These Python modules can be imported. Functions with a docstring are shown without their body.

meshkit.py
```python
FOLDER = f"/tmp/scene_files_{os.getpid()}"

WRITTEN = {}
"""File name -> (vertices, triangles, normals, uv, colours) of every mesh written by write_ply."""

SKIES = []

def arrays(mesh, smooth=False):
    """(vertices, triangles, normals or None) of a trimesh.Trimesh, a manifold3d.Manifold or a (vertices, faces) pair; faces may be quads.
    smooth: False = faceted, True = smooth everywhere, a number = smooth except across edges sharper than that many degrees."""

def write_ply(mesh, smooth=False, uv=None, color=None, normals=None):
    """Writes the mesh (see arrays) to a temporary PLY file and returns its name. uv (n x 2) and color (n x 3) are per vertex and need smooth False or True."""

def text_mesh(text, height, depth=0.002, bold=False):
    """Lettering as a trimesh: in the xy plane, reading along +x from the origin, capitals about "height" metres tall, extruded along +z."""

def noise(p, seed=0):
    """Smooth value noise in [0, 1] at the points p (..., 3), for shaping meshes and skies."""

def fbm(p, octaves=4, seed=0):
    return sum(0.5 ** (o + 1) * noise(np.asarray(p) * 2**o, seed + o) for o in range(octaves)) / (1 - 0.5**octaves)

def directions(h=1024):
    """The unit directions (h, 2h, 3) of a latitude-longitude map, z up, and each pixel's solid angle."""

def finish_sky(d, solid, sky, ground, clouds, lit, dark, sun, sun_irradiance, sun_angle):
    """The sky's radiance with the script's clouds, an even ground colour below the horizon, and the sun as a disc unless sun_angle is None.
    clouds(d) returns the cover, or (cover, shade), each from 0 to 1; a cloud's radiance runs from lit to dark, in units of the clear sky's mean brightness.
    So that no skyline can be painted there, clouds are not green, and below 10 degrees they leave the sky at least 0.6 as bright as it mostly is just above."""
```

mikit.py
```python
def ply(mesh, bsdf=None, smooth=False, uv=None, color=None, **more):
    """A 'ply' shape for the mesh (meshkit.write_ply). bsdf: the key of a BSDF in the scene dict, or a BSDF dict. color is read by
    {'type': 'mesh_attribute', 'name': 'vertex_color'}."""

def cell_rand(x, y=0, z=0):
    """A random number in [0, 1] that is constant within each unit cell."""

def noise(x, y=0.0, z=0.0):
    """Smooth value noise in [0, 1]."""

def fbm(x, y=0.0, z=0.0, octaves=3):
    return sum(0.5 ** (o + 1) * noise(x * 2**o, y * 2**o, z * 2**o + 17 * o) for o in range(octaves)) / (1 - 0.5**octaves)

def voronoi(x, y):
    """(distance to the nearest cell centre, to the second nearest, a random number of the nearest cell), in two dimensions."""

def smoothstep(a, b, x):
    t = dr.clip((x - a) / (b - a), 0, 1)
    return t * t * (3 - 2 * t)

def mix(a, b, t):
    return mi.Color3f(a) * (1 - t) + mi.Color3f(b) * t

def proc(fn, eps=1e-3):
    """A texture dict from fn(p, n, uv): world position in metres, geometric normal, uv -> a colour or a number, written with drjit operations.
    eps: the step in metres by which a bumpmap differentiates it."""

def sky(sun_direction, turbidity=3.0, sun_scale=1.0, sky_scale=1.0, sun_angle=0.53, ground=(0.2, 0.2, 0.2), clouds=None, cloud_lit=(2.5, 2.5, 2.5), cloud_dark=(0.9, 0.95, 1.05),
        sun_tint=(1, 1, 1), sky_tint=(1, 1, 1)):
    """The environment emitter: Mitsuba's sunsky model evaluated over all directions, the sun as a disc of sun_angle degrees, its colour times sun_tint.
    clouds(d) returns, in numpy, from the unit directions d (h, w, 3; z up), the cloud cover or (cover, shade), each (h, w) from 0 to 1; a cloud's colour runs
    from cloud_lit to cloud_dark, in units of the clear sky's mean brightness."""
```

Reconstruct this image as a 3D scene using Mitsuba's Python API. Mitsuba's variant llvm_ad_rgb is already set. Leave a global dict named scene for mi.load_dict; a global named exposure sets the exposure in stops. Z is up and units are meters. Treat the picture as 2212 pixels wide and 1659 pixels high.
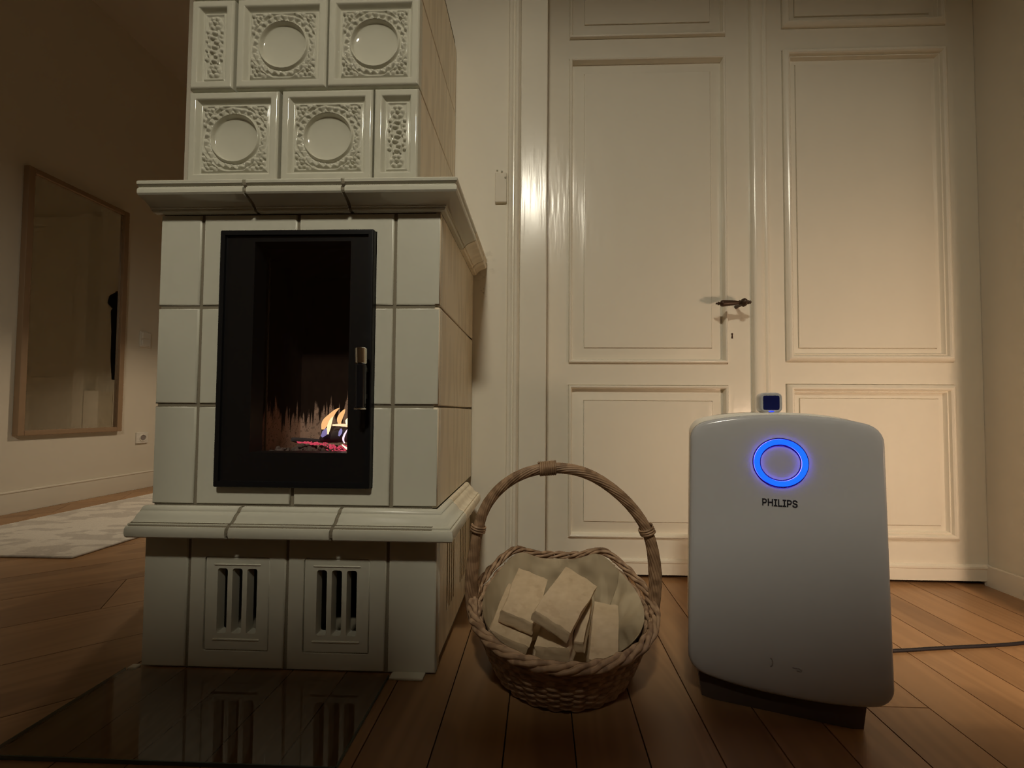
import math, numpy as np, trimesh, mitsuba as mi, drjit as dr, mikit, meshkit, manifold3d
from mikit import noise, fbm, mix, smoothstep, proc, cell_rand, voronoi
from shapely.geometry import Polygon, box as sbox
from shapely import affinity
T = mi.ScalarTransform4f
scene, labels = {}, {}

# ------------------------------------------------------------------ camera, light, exposure
exposure = -0.50
W, H, FPX, PX, PY = 2212, 1659, 830.0, 1142.8, 862.7
CAM = np.array([0.0, 0.0, 0.60])

def cam_axes(yaw, pitch, roll):
    cy, sy, cp, sp, c, s = math.cos(yaw), math.sin(yaw), math.cos(pitch), math.sin(pitch), math.cos(roll), math.sin(roll)
    f, rt = np.array([sy*cp, cy*cp, sp]), np.array([cy, -sy, 0.0])
    up = np.cross(rt, f)
    return c*rt + s*up, -s*rt + c*up, f
RIGHT, UP, FWD = cam_axes(*np.radians([-1.7727, 1.6979, 0.3760]))
m4 = np.eye(4)
m4[:3, 0], m4[:3, 1], m4[:3, 2], m4[:3, 3] = -RIGHT, UP, FWD, CAM
scene['camera'] = {'type': 'perspective', 'fov': math.degrees(2*math.atan(W/2/FPX)), 'fov_axis': 'x', 'near_clip': 0.02, 'far_clip': 60.0,
                   'principal_point_offset_x': (W/2 - PX)/W, 'principal_point_offset_y': (H/2 - PY)/H, 'to_world': T(m4.tolist())}
# lamps (built further down): radiance and place
CEIL = dict(pos=(-0.15, -1.00, 2.65), r=0.145, L=(325, 298, 237))
BACK = dict(pos=(-1.90, 2.60, 1.40), r=0.06, L=(290, 225, 155))
READ = dict(pos=(1.36, 0.32, 0.46), aim=(1.22, 1.41, 0.50), r=0.072, L=(172, 121, 82))

# ------------------------------------------------------------------ materials
def rgb(c): return {'type': 'rgb', 'value': [float(x) for x in c]}
def mat(name, color, rough=0.5, spec=0.5, bump=None, bscale=1.0, **kw):
    c = color if isinstance(color, dict) else rgb(color)
    b = {'type': 'principled', 'base_color': c, 'roughness': rough, 'specular': spec, **kw}
    if bump is not None:
        b = {'type': 'bumpmap', 'arbitrary': bump, 'scale': bscale, 'bsdf': b}
    scene[name] = {'type': 'twosided', 'bsdf': b}
    return name

def speckle(base, amt, f):
    return proc(lambda p, n, uv: mi.Color3f(*base) * (1 - amt/2 + amt * fbm(p.x*f, p.y*f, p.z*f)))

mat('m_wall', (.70, .655, .56), .75, .3)
def wall_dirt(p, n, uv):
    d = dr.sqrt(dr.square(p.x + .195) + dr.square((p.z - 1.015)*.7))
    g = fbm(p.x*150, 3.0, p.z*150)
    d2 = dr.sqrt(dr.square(p.x + .20) + dr.square((p.z - 1.10)*.5))
    t = smoothstep(.56, .70, g) * smoothstep(.022, .008, d) * .55 + smoothstep(.5, .75, fbm(p.x*50, 7.0, p.z*50)) * smoothstep(.05, .02, d2) * .25
    return mix((.70, .655, .55), (.30, .26, .19), t)
mat('m_wall_back', proc(wall_dirt), .55, .4)
mat('m_ceiling', (.68, .63, .55), .8, .2)
# brushed gloss paint on doors and trim: long vertical brush marks
mat('m_paint', (.71, .672, .575), .22, .5,
    proc(lambda p, n, uv: noise(p.x*260, p.y*260, p.z*16)*.00016 + noise(p.x*90, p.y*90, p.z*8)*.0004 + noise(p.x*16, p.y*16, p.z*5)*.0012, eps=1.5e-3), 1.0)
mat('m_tile', (.545, .537, .452), .34, .5)
mat('m_tile_gloss', (.545, .537, .448), .06, .5)
mat('m_grout', (.22, .195, .145), .9, .1)
mat('m_plaster', proc(lambda p, n, uv: mix((.74, .66, .51), (.66, .585, .445), smoothstep(.35, .7, noise(p.x*30, p.y*75, p.z*7)))), .34, .5,
    proc(lambda p, n, uv: noise(p.x*90, p.y*110, p.z*10)*.0007), 1.0)
mat('m_black', (.007, .007, .008), .45, .25)
mat('m_black_gloss', (.008, .008, .010), .12, .5)
mat('m_chrome', (.75, .72, .66), .12, .5, metallic=1.0)
mat('m_bronze', (.055, .030, .018), .45, .5, metallic=.4)
mat('m_greyed_plastic', (.45, .45, .46), .16, .5)  # white plastic greyed down, shade put into its base colour
mat('m_white_plastic_b', (.72, .70, .64), .35, .5)
mat('m_base', (.075, .055, .045), .5, .4)
mat('m_ink', (.02, .02, .025), .5, .3)
mat('m_mark', (.26, .23, .22), .5, .3)
mat('m_cord', (.012, .010, .014), .5, .4)
mat('m_screen', (.010, .014, .09), .1, .5)
mat('m_frame', (.31, .21, .13), .5, .4)
mat('m_wicker', proc(lambda p, n, uv: mix((.43, .29, .185), (.27, .17, .105), smoothstep(.3, .75, noise(p.x*90, p.y*90, p.z*90)))), .55, .4)
mat('m_handle_wicker', proc(lambda p, n, uv: mix((.33, .21, .125), (.19, .115, .065), smoothstep(.3, .75, noise(p.x*70, p.y*70, p.z*70)))), .5, .4)
mat('m_liner', proc(lambda p, n, uv: mix((.49, .41, .285), (.385, .315, .215), smoothstep(.35, .7, fbm(p.x*22, p.y*22, p.z*22, octaves=2)))), .85, .1)
def logwood(p, n, uv):
    g = fbm(p.x*25 + p.y*55, p.y*25 - p.x*55, p.z*160)
    k = smoothstep(.60, .74, fbm(p.x*55 + 9, p.y*55, p.z*55))
    return mix(mix((.61, .485, .335), (.49, .375, .245), g), (.40, .28, .17), k*.3)
mat('m_log', proc(logwood), .8, .2)
mat('m_char', (.07, .06, .065), .9, .1)
mat('m_ash', (.13, .10, .09), .95, .1)
# fire-clay lining: soot above, burned clean below a ragged edge
def lining(p, n, uv):
    s = p.x + p.y*1.3
    edge = .585 + .05*smoothstep(-.70, -.45, p.x) + .07*(noise(s*85, 1.0, 0.0) - .5) + .05*(noise(s*240, 4.0, 0.0) - .5)
    clean = smoothstep(.012, -.012, p.z - edge + .03*(fbm(s*160, p.z*50, 2.0) - .5))
    sp = smoothstep(.62, .72, fbm(s*230, p.z*230, 5.0)) * .5
    return mix((.024, .014, .011), (.54, .36, .28), clean*(1 - sp)*.92) * (.8 + .4*fbm(s*60, p.z*30, 1.0))
mat('m_lining', proc(lining), .9, .1)
A35 = math.radians(35.2)
def oak(p, n, uv):                   # uv carries each plank's own tone (x) and lay (y: 0 along y, 1 diagonal)
    ca, sa = dr.select(uv.y > .5, math.cos(A35), 0.0), dr.select(uv.y > .5, math.sin(A35), 1.0)
    l, w = p.x*ca + p.y*sa + uv.x*9.0, -p.x*sa + p.y*ca + uv.x*5.0
    warp = noise(l*2.2, w*9, 1.0)*1.2
    g = fbm(l*3, w*60 + warp*6, 2.0, octaves=3)
    b = noise(l*1.6, w*7, 5.0)
    k = smoothstep(.70, .80, noise(l*3.1, w*9.5, 9.0))
    c = mix((.335, .190, .090), (.250, .137, .062), smoothstep(.2, .8, g)*.5 + b*.5)
    return mix(c*(.87 + .22*uv.x), (.15, .075, .033), k*.45)
mat('m_oak', proc(oak), .36, .5)
mat('m_subfloor', (.05, .028, .014), .9, .1)
mat('m_rug', proc(lambda p, n, uv: mix((.60, .57, .51), (.40, .37, .33), smoothstep(.48, .62, fbm(p.x*11 + 3, p.y*26, 1.0))*.6 + .3*noise(p.x*230, p.y*230))), .95, .1)
mat('m_blocker', (.16, .11, .07), .6, .3)
mat('m_shade', (.10, .095, .09), .6, .3)
mat('m_coat', (.012, .012, .014), .9, .1)
mat('m_glass_edge', (.05, .07, .055), .15, .5)
scene['m_hearth_glass'] = {'type': 'thindielectric', 'int_ior': 1.52, 'ext_ior': 1.0, 'specular_transmittance': rgb((.60, .60, .58))}
scene['m_pane'] = {'type': 'thindielectric', 'int_ior': 1.5, 'ext_ior': 1.0}
scene['m_mirror'] = {'type': 'twosided', 'bsdf': {'type': 'conductor', 'material': 'none', 'specular_reflectance': rgb((.80, .80, .76))}}

# ------------------------------------------------------------------ helpers
def numbered(key):
    if key not in scene and key not in labels and not any(k.startswith(key + '__') for k in scene): return key
    i = 1
    while f'{key}_{i:03d}' in scene or f'{key}_{i:03d}' in labels or any(k.startswith(f'{key}_{i:03d}__') for k in scene): i += 1
    return f'{key}_{i:03d}'
def thing(name, label, cat, group=None, kind=None):
    k = numbered(name)
    labels[k] = {'label': label, 'category': cat}
    if group: labels[k]['group'] = group
    if kind: labels[k]['kind'] = kind
    return k
def part(name, mesh, m, parent=None, smooth=False, label=None, emit=None, kind=None, weight=.25, **kw):
    k = numbered(f'{parent}__{name}' if parent else name)
    d = mesh if isinstance(mesh, dict) else mikit.ply(mesh, m, smooth=smooth, **kw)
    if emit is not None: d['emitter'] = {'type': 'area', 'radiance': rgb(emit), 'sampling_weight': weight}
    scene[k] = d
    if label: labels.setdefault(k, {})['label'] = label
    if kind: labels.setdefault(k, {})['kind'] = kind
    return k
def struct(name, mesh, m, parent=None, smooth=False, **kw):
    k = part(name, mesh, m, parent, smooth, **kw)
    if parent is None: labels[k] = {'kind': 'structure'}
    return k
def one(name, mesh, m, label, cat, group=None, smooth=False, **kw):
    k = part(name, mesh, m, None, smooth, **kw)
    labels[k] = {**labels.get(k, {}), 'label': label, 'category': cat}
    if group: labels[k]['group'] = group
    return k
cat = trimesh.util.concatenate
def box(x0, x1, y0, y1, z0, z1):
    b = trimesh.creation.box((x1-x0, y1-y0, z1-z0)); b.apply_translation(((x0+x1)/2, (y0+y1)/2, (z0+z1)/2)); return b
def loft(rings, cap0=True, cap1=True, closed=True):
    n = len(rings[0]); v = [np.asarray(r, float) for r in rings]; f = []
    m = n if closed else n - 1
    for a in range(len(v) - 1):
        for i in range(m):
            j = (i + 1) % n
            f += [[a*n+i, a*n+j, (a+1)*n+j], [a*n+i, (a+1)*n+j, (a+1)*n+i]]
    vv = np.vstack(v)
    for on, a in ((cap0, 0), (cap1, len(v) - 1)):
        if on:
            vv = np.vstack([vv, v[a].mean(0)]); c = len(vv) - 1
            f += [[a*n+i, a*n+(i+1) % n, c][::(1 if a else -1)] for i in range(n)]
    return trimesh.Trimesh(vv, np.array(f), process=False)
def tube(pts, rad, sides=8, closed=False, cap=True):
    p = np.asarray(pts, float); n = len(p); rad = np.broadcast_to(rad, (n,))
    t = np.roll(p, -1, 0) - np.roll(p, 1, 0) if closed else np.gradient(p, axis=0)
    t /= np.linalg.norm(t, axis=1, keepdims=True) + 1e-12
    ref = np.array([0.0, 0, 1]) if abs(t[0, 2]) < .9 else np.array([1.0, 0, 0])
    u = ref - t[0]*(ref@t[0]); u /= np.linalg.norm(u); rings = []
    a = np.arange(sides)*2*np.pi/sides
    for i in range(n):
        u = u - t[i]*(u@t[i]); u /= np.linalg.norm(u) + 1e-12; w = np.cross(t[i], u)
        rings.append(p[i] + rad[i]*(np.cos(a)[:, None]*u + np.sin(a)[:, None]*w))
    if closed:
        k = np.argmin([np.linalg.norm(rings[0][s] - rings[-1][0]) for s in range(sides)])
        rings.append(np.roll(rings[0], -k, 0)); cap = False
    return loft(rings, cap, cap)
def lathe(prof, sides=24):
    return trimesh.creation.revolve(np.array(prof, float), sections=sides)
def tile_box(x0, x1, z0, z1, y, depth=.02, bev=.004):
    """A tile facing -y with a rounded front edge."""
    def r(i, yy): return [(x0+i, yy, z0+i), (x1-i, yy, z0+i), (x1-i, yy, z1-i), (x0+i, yy, z1-i)]
    return loft([r(0, y+depth), r(0, y+bev), r(bev*.15, y+bev*.5), r(bev*.5, y+bev*.15), r(bev, y)])
def tomani(m):
    m = trimesh.Trimesh(m.vertices, m.faces); m.merge_vertices(); m.fix_normals()
    return manifold3d.Manifold(manifold3d.Mesh(np.array(m.vertices, np.float32), np.array(m.faces, np.uint32)))
def frommani(m):
    q = m.to_mesh(); return trimesh.Trimesh(q.vert_properties[:, :3], q.tri_verts, process=False)
def cut(a, *bs):
    q = tomani(a)
    for b in bs: q = q - tomani(b)
    return frommani(q)
def rbox(x0, x1, y0, y1, z0, z1, r=.004, seg=8):
    c = manifold3d.Manifold.batch_hull([manifold3d.Manifold.sphere(r, seg).translate((x, y, z)) for x in (x0+r, x1-r) for y in (y0+r, y1-r) for z in (z0+r, z1-r)])
    return frommani(c)
def panel_frame(x0, x1, z0, z1, prof, y, cap=True):
    """Mitred moulding round a rectangle facing -y: (inset, proud) steps, then the field."""
    return loft([[(x0+i, y-d, z0+i), (x1-i, y-d, z0+i), (x1-i, y-d, z1-i), (x0+i, y-d, z1-i)] for i, d in prof], False, cap)
def xform(m, R, t):
    m = m.copy(); m.vertices = np.asarray(m.vertices) @ np.asarray(R, float).T + np.asarray(t, float); return m
def smoothcurve(pts, n):
    from scipy.interpolate import CubicSpline
    p = np.asarray(pts, float); s = np.r_[0, np.cumsum(np.linalg.norm(np.diff(p, axis=0), axis=1))]
    return CubicSpline(s, p)(np.linspace(0, s[-1], n))

# ------------------------------------------------------------------ the room
XL, XR, YB, YF, ZC = -3.0, 1.575, -5.0, 3.9, 3.31
WY, DY = 1.31, 1.415           # wall beside the stove, face of the double door
fl = struct('floor', box(XL-.1, XR+.1, YB-.1, YF+.1, -.10, -.006), 'm_subfloor')
rng = np.random.default_rng(4)
def plank(poly, lay):
    tone = rng.uniform(0, 1)
    for g in getattr(poly, 'geoms', [poly]):
        if g.area > 1e-4:
            e = trimesh.creation.extrude_polygon(g, .0062, engine='earcut'); e.apply_translation((0, 0, -.0062))
            part('plank', e, 'm_oak', fl, uv=np.tile([tone, lay], (len(e.vertices), 1)))
edges = [1.575, 1.433, 1.305, 1.170, 1.047, .923, .794, .667, .548, .432, .317, .190, .064, -.062, -.188, -.314, -.440, -.566, -.692, -.818, -.944]
joints = {6: [.826], 10: [-.1], 7: [.25, 1.2]}
for i in range(len(edges) - 1):
    cuts = [-.6] + (joints.get(i) or list(np.sort(rng.uniform(-.3, .5, 1)))) + [1.43]
    for k, (a, b) in enumerate(zip(cuts, cuts[1:])):
        plank(sbox(edges[i+1]+.0013, a+.0010, edges[i]-.0013, b-.0010), 0.0)
region = Polygon([(-2.985, .25), (-.946, .25), (-.946, 1.46), (-.2, 1.46), (-.2, 3.88), (-2.985, 3.88)])
d2, n2 = np.array([math.cos(math.radians(35.2)), math.sin(math.radians(35.2))]), np.array([-math.sin(math.radians(35.2)), math.cos(math.radians(35.2))])
o2 = np.array([-1.387, 1.072]); WD = .24
for k in range(-9, 17):
    off = rng.uniform(0, 1.3)
    for q in range(-3, 4):
        a, b = q*1.5 + off, (q+1)*1.5 + off
        pg = Polygon([tuple(o2 + d2*s + n2*t) for s, t in ((a+.001, k*WD+.001), (b-.001, k*WD+.001), (b-.001, (k+1)*WD-.001), (a+.001, (k+1)*WD-.001))]).intersection(region)
        if not pg.is_empty: plank(pg, 1.0)
struct('ceiling', box(XL-.1, XR+.1, YB-.1, YF+.1, ZC, ZC+.1), 'm_ceiling')
struct('wall_left', box(XL-.1, XL, YB-.1, YF+.1, 0, ZC), 'm_wall')
struct('wall_right', box(XR, XR+.1, YB-.1, 1.46, 0, ZC), 'm_wall')
struct('pier_blocker', box(1.442, XR, .72, 1.08, 0, ZC), 'm_wall')  # unseen slab added to shade the right door stile and wall
struct('wall_front', box(XL, XR, YB-.1, YB, 0, ZC), 'm_wall')
struct('wall_far', box(XL, .3, YF, YF+.1, 0, ZC), 'm_wall')
struct('wall_inner', box(-.20, -.12, 1.47, YF, 0, ZC), 'm_wall')
struct('wall_back', cat([box(-1.28, -.115, WY, 1.47, 0, ZC), box(-.115, XR, WY, 1.47, 2.80, ZC), box(-.115, XR+.1, 1.47, 1.52, 0, ZC)]), 'm_wall_back')
def baseboard(name, pts):            # (x0,x1,y0,y1) runs, top bead as a second mesh
    x0, x1, y0, y1, nx = pts
    b = struct(name, cat([box(x0, x1, y0, y1, 0, .110)]), 'm_wall')
    return b
bb = struct('baseboard_left', box(XL, XL+.012, YB, YF, 0, .118), 'm_paint')
part('bead', tube([(XL+.008, YB, .119), (XL+.008, YF, .119)], .008, 8), 'm_paint', bb, smooth=60)
bb = struct('baseboard_right', box(XR-.018, XR, YB, DY-.002, 0, .066), 'm_wall')
part('bead', tube([(XR-.012, YB, .066), (XR-.012, DY-.002, .066)], .006, 8), 'm_wall', bb, smooth=60)

# door casing left of the double door
tr = struct('trim_1', tile_box(-.076, .0175, .0, 2.80, WY-.004, .105, .004), 'm_paint', smooth=30)
prof = [(-.118, 0), (-.118, -.010), (-.114, -.016), (-.106, -.018), (-.100, -.012), (-.097, -.012), (-.092, -.021), (-.084, -.023), (-.078, -.016), (-.076, -.004), (-.076, 0.0)]
part('molding', loft([[(x, WY+y, z) for x, y in prof] for z in (0.0, 2.80)]), 'm_paint', tr, smooth=40)
tr2 = struct('trim_2', box(-.115, XR, WY-.01, WY+.004, 2.80, 2.92), 'm_paint')
# painted-over wall plate and its screws
pl = thing('wall_plate', 'painted-over white wall plate on the wall close to the door casing', 'wall plate')
part('plate', rbox(-.163, -.122, WY-.011, WY+.002, 1.318, 1.424, .004), 'm_wall', pl, smooth=40)
for x, z in ((-.155, 1.428), (-.139, 1.424), (-.127, 1.404)):
    s = trimesh.creation.icosphere(2, .0035); s.apply_translation((x, WY-.012, z)); part('screw', s, 'm_tile_gloss', pl, smooth=True)

# ------------------------------------------------------------------ double door
Pm = ([(0, 0), (.0006, -.004), (.0018, -.004), (.0024, .006), (.0045, .0095), (.008, .0105), (.0115, .0085), (.0135, .002), (.0150, -.010), (.017, -.012)],
      [(.015, -.014), (.0155, -.0112), (.0185, -.0108), (.0565, -.0015), (.0571, -.006), (.0582, -.006), (.0588, .0015), (.061, .002)])
Pr = ([(0, 0), (.0006, -.005), (.0020, -.005), (.0026, .006), (.007, .012), (.014, .0155), (.019, .015), (.0225, .011), (.0235, .004), (.0245, .002), (.027, .002), (.0275, .0045), (.030, .004), (.032, -.007), (.034, -.010)],
      [(.030, -.014), (.031, -.0095), (.033, -.009), (.0505, -.0065), (.0511, -.011), (.0524, -.011), (.053, -.003), (.056, -.0025)])
def leaf(name, x0, x1, px0, px1, zs, P, tops):
    """Door leaf: stiles, rails, and a mitred moulding with its panel in every opening. zs = panel (bottom, top) pairs."""
    d = numbered(name); labels[d] = {'kind': 'structure'}
    y0, y1, zt = DY, DY+.045, 2.79; zb_ = .016
    part('stile', box(x0, px0, y0, y1, zb_, zt), 'm_paint', d)
    part('stile', box(px1, x1, y0, y1, zb_, zt), 'm_paint', d)
    zz = [zb_] + [z for p in zs for z in p] + [zt]
    for a, b in zip(zz[::2], zz[1::2]):
        part('rail', box(px0, px1, y0, y1, a, b), 'm_paint', d)
    for a, b in zs:
        part('molding', panel_frame(px0, px1, a, b, P[0], DY, False), 'm_paint', d, smooth=30)
        part('panel', panel_frame(px0, px1, a, b, P[1], DY), 'm_paint', d, smooth=20)
    return d
dl = leaf('door_1', .0176, .765, .099, .680, [(.142, .697), (.775, 1.926), (2.000, 2.62)], Pm, None)
dr_ = leaf('door_2', .773, 1.5735, .884, 1.474, [(.150, .7035), (.782, 1.942), (2.023, 2.62)], Pr, None)
for d, a, b in ((dl, .0185, .765), (dr_, .773, 1.5735)):
    kb = loft([[(x, DY+y, z) for y, z in ((0, .016), (-.010, .016), (-.010, .056), (-.014, .060), (-.014, .066), (-.008, .070), (0, .071))] for x in (a, b)])
    part('kick_board', kb, 'm_paint', d, smooth=30)
sec = [(.764, .012), (.764, -.008), (.768, -.015), (.776, -.019), (.790, -.020), (.801, -.019), (.806, -.014), (.808, -.010), (.812, -.015), (.818, -.016), (.824, -.013), (.828, -.006), (.829, .012)]
part('cover_strip', loft([[(x, DY+y, z) for x, y in sec] for z in (.017, 2.78)]), 'm_paint', dr_, smooth=50)
# lever handle, lathed along x
hp = [(0.0001, -.0655), (.003, -.063), (.002, -.059), (.0055, -.055), (.003, -.050), (.008, -.046), (.0095, -.041), (.0085, -.020), (.0065, .004), (.0045, .014), (.0075, .018), (.0035, .021), (.010, .026), (.0125, .033), (.010, .040), (.004, .044), (.006, .048), (.004, .052), (.005, .055), (.0001, .061)]
R_x = np.array([[0, 0, 1], [0, 1, 0], [-1, 0, 0]])
R_x = R_x @ np.array([[1, 0, 0], [0, 1, 0], [0, 0, 1]])
hm = xform(lathe([(r*1.22, z) for r, z in hp], 20), R_x, (.678, 1.362, .984))
hm = xform(hm, [[1, 0, 0], [0, 1, 0], [.04, 0, 1]], (0, 0, -.678*.04))
hk = part('door_handle', hm, 'm_bronze', dl, smooth=40, label='dark bronze lever handle with turned finials')
sp = xform(lathe([(.0001, 0), (.0085, 0), (.0075, .012), (.006, .040), (.0075, .053), (.0001, .053)], 16), [[1, 0, 0], [0, 0, 1], [0, 1, 0]], (.711, 1.362, .984))
part('spindle', sp, 'm_bronze', hk, smooth=40)
kh = trimesh.creation.extrude_polygon(Polygon([(math.cos(a)*.0035, math.sin(a)*.0035+.008) for a in np.linspace(-1.1, 4.24, 14)] + [(-.0032, -.008), (.0032, -.008)]), .0012, engine='earcut')
part('keyhole', xform(kh, [[1, 0, 0], [0, 0, -1], [0, 1, 0]], (.695, DY-.0004, .876)), 'm_bronze', dl, label='small dark plate standing in for the shade of the open keyhole')  # dark plate in place of a real hole; its shade is in the colour

# ------------------------------------------------------------------ tiled stove
st = thing('tiled_stove', 'tall pale-green glazed tile stove with black glass fire door and ornate upper tiles', 'tile stove')
F0, SX0, SX1 = .880, -.912, -.236          # front plane, left and right side
G = .0035
ox0, ox1, oz0, oz1 = -.752, -.388, .420, 1.018     # fire door opening
hole = box(ox0-.001, ox1+.001, F0-.05, F0+.05, oz0-.001, oz1+.001)
fb = (-.722, -.400, F0+.03, 1.135, .478, 1.00)     # firebox inside
core = cut(box(SX0+.004, SX1-.006, F0+.004, WY-.001, .002, 1.10), box(ox0, ox1, F0-.1, F0+.035, oz0, oz1), box(fb[0]-.012, fb[1]+.012, F0-.1, fb[3]+.012, fb[4]-.012, fb[5]+.012),
           box(-.785, -.615, F0-.1, F0+.34, .05, .26), box(-.552, -.382, F0-.1, F0+.34, .05, .26))
part('core', core, 'm_grout', st, label='grey-brown grouted body behind the tiles')
# base
bz0, bz1 = .004, .306
bx = [SX0-.012, -.817, -.584, -.349, SX1]
for i in range(4):
    a, b = bx[i] + (G if i else 0), bx[i+1] - (G if i < 3 else 0)
    t = tile_box(a, b, bz0, bz1, F0, .024 if i < 3 else .03)
    if i in (1, 2):
        c = (a+b)/2
        t = cut(t, rbox(c-.0775, c+.0775, F0-.05, F0+.06, .0420, .2570, .006))
    part('base_tile', t, 'm_tile', st, smooth=35)
for i in (1, 2):
    c = (bx[i]+bx[i+1])/2
    v = part('vent', cut(tile_box(c-.0758, c+.0758, .0437, .2553, F0+.001, .022, .003), *[rbox(c+o-.0118, c+o+.0118, F0-.05, F0+.06, .082, .230, .005) for o in (-.035, 0, .035)]), 'm_tile', st, smooth=35, label='vent tile with three dark upright slots')
    part('slot_ledge', rbox(c-.055, c+.055, F0-.0015, F0+.004, .0665, .0705, .0015), 'm_tile', v, smooth=40)
    part('slot_lip', rbox(c-.055, c+.055, F0-.0012, F0+.004, .2375, .2405, .0012), 'm_tile', v, smooth=40)
part('plinth_strip', rbox(-.334, -.258, F0-.020, F0+.004, .0, .006, .002), 'm_tile', st, smooth=40)
part('plinth_strip', rbox(-.945, -.925, F0-.010, F0+.004, .0, .006, .002), 'm_tile', st, smooth=40)
# body tiles
cx, cz = [SX0, -.809, -.577, -.344, SX1], [.374, .608, .841, 1.066]
for r in range(3):
    for c in range(4):
        a, b = cx[c] + (G if c else 0), cx[c+1] - (G if c < 3 else 0)
        t = tile_box(a, b, cz[r]+G, cz[r+1]-G, F0, .022, .0045)
        if c in (1, 2): t = cut(t, hole)
        part('tile', t, 'm_tile', st, smooth=35)
# right side slabs, facing +x
Rside = np.array([[0, -1, 0], [1, 0, 0], [0, 0, 1]])     # local -y -> +x, local x -> +y
def side_tile(y0, y1, z0, z1, xs, m, name='side_tile', bev=.003):
    t = xform(tile_box(y0, y1, z0, z1, 0, .012, bev), Rside, (xs, 0, 0)); part(name, t, m, st, smooth=35)
side_tile(F0+.0005, WY-.003, .374+.002, .608-.002, SX1, 'm_plaster')
side_tile(F0+.0005, WY-.003, .608+.002, .841-.002, SX1, 'm_plaster')
side_tile(F0+.0005, WY-.003, .841+.002, 1.066-.002, SX1, 'm_plaster')
sb = xform(tile_box(F0+.03, 1.295, .02, .306, 0, .012, .003), Rside, (SX1, 0, 0))
cuts = [box(SX1-.03, SX1+.01, y-.0055, y+.0055, .09, .275) for y in [.985+.024*k for k in range(4)] + [1.145+.024*k for k in range(4)]]
part('side_vent', cut(sb, *cuts), 'm_plaster', st, smooth=35, label='side slab with upright vent slits')
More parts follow.
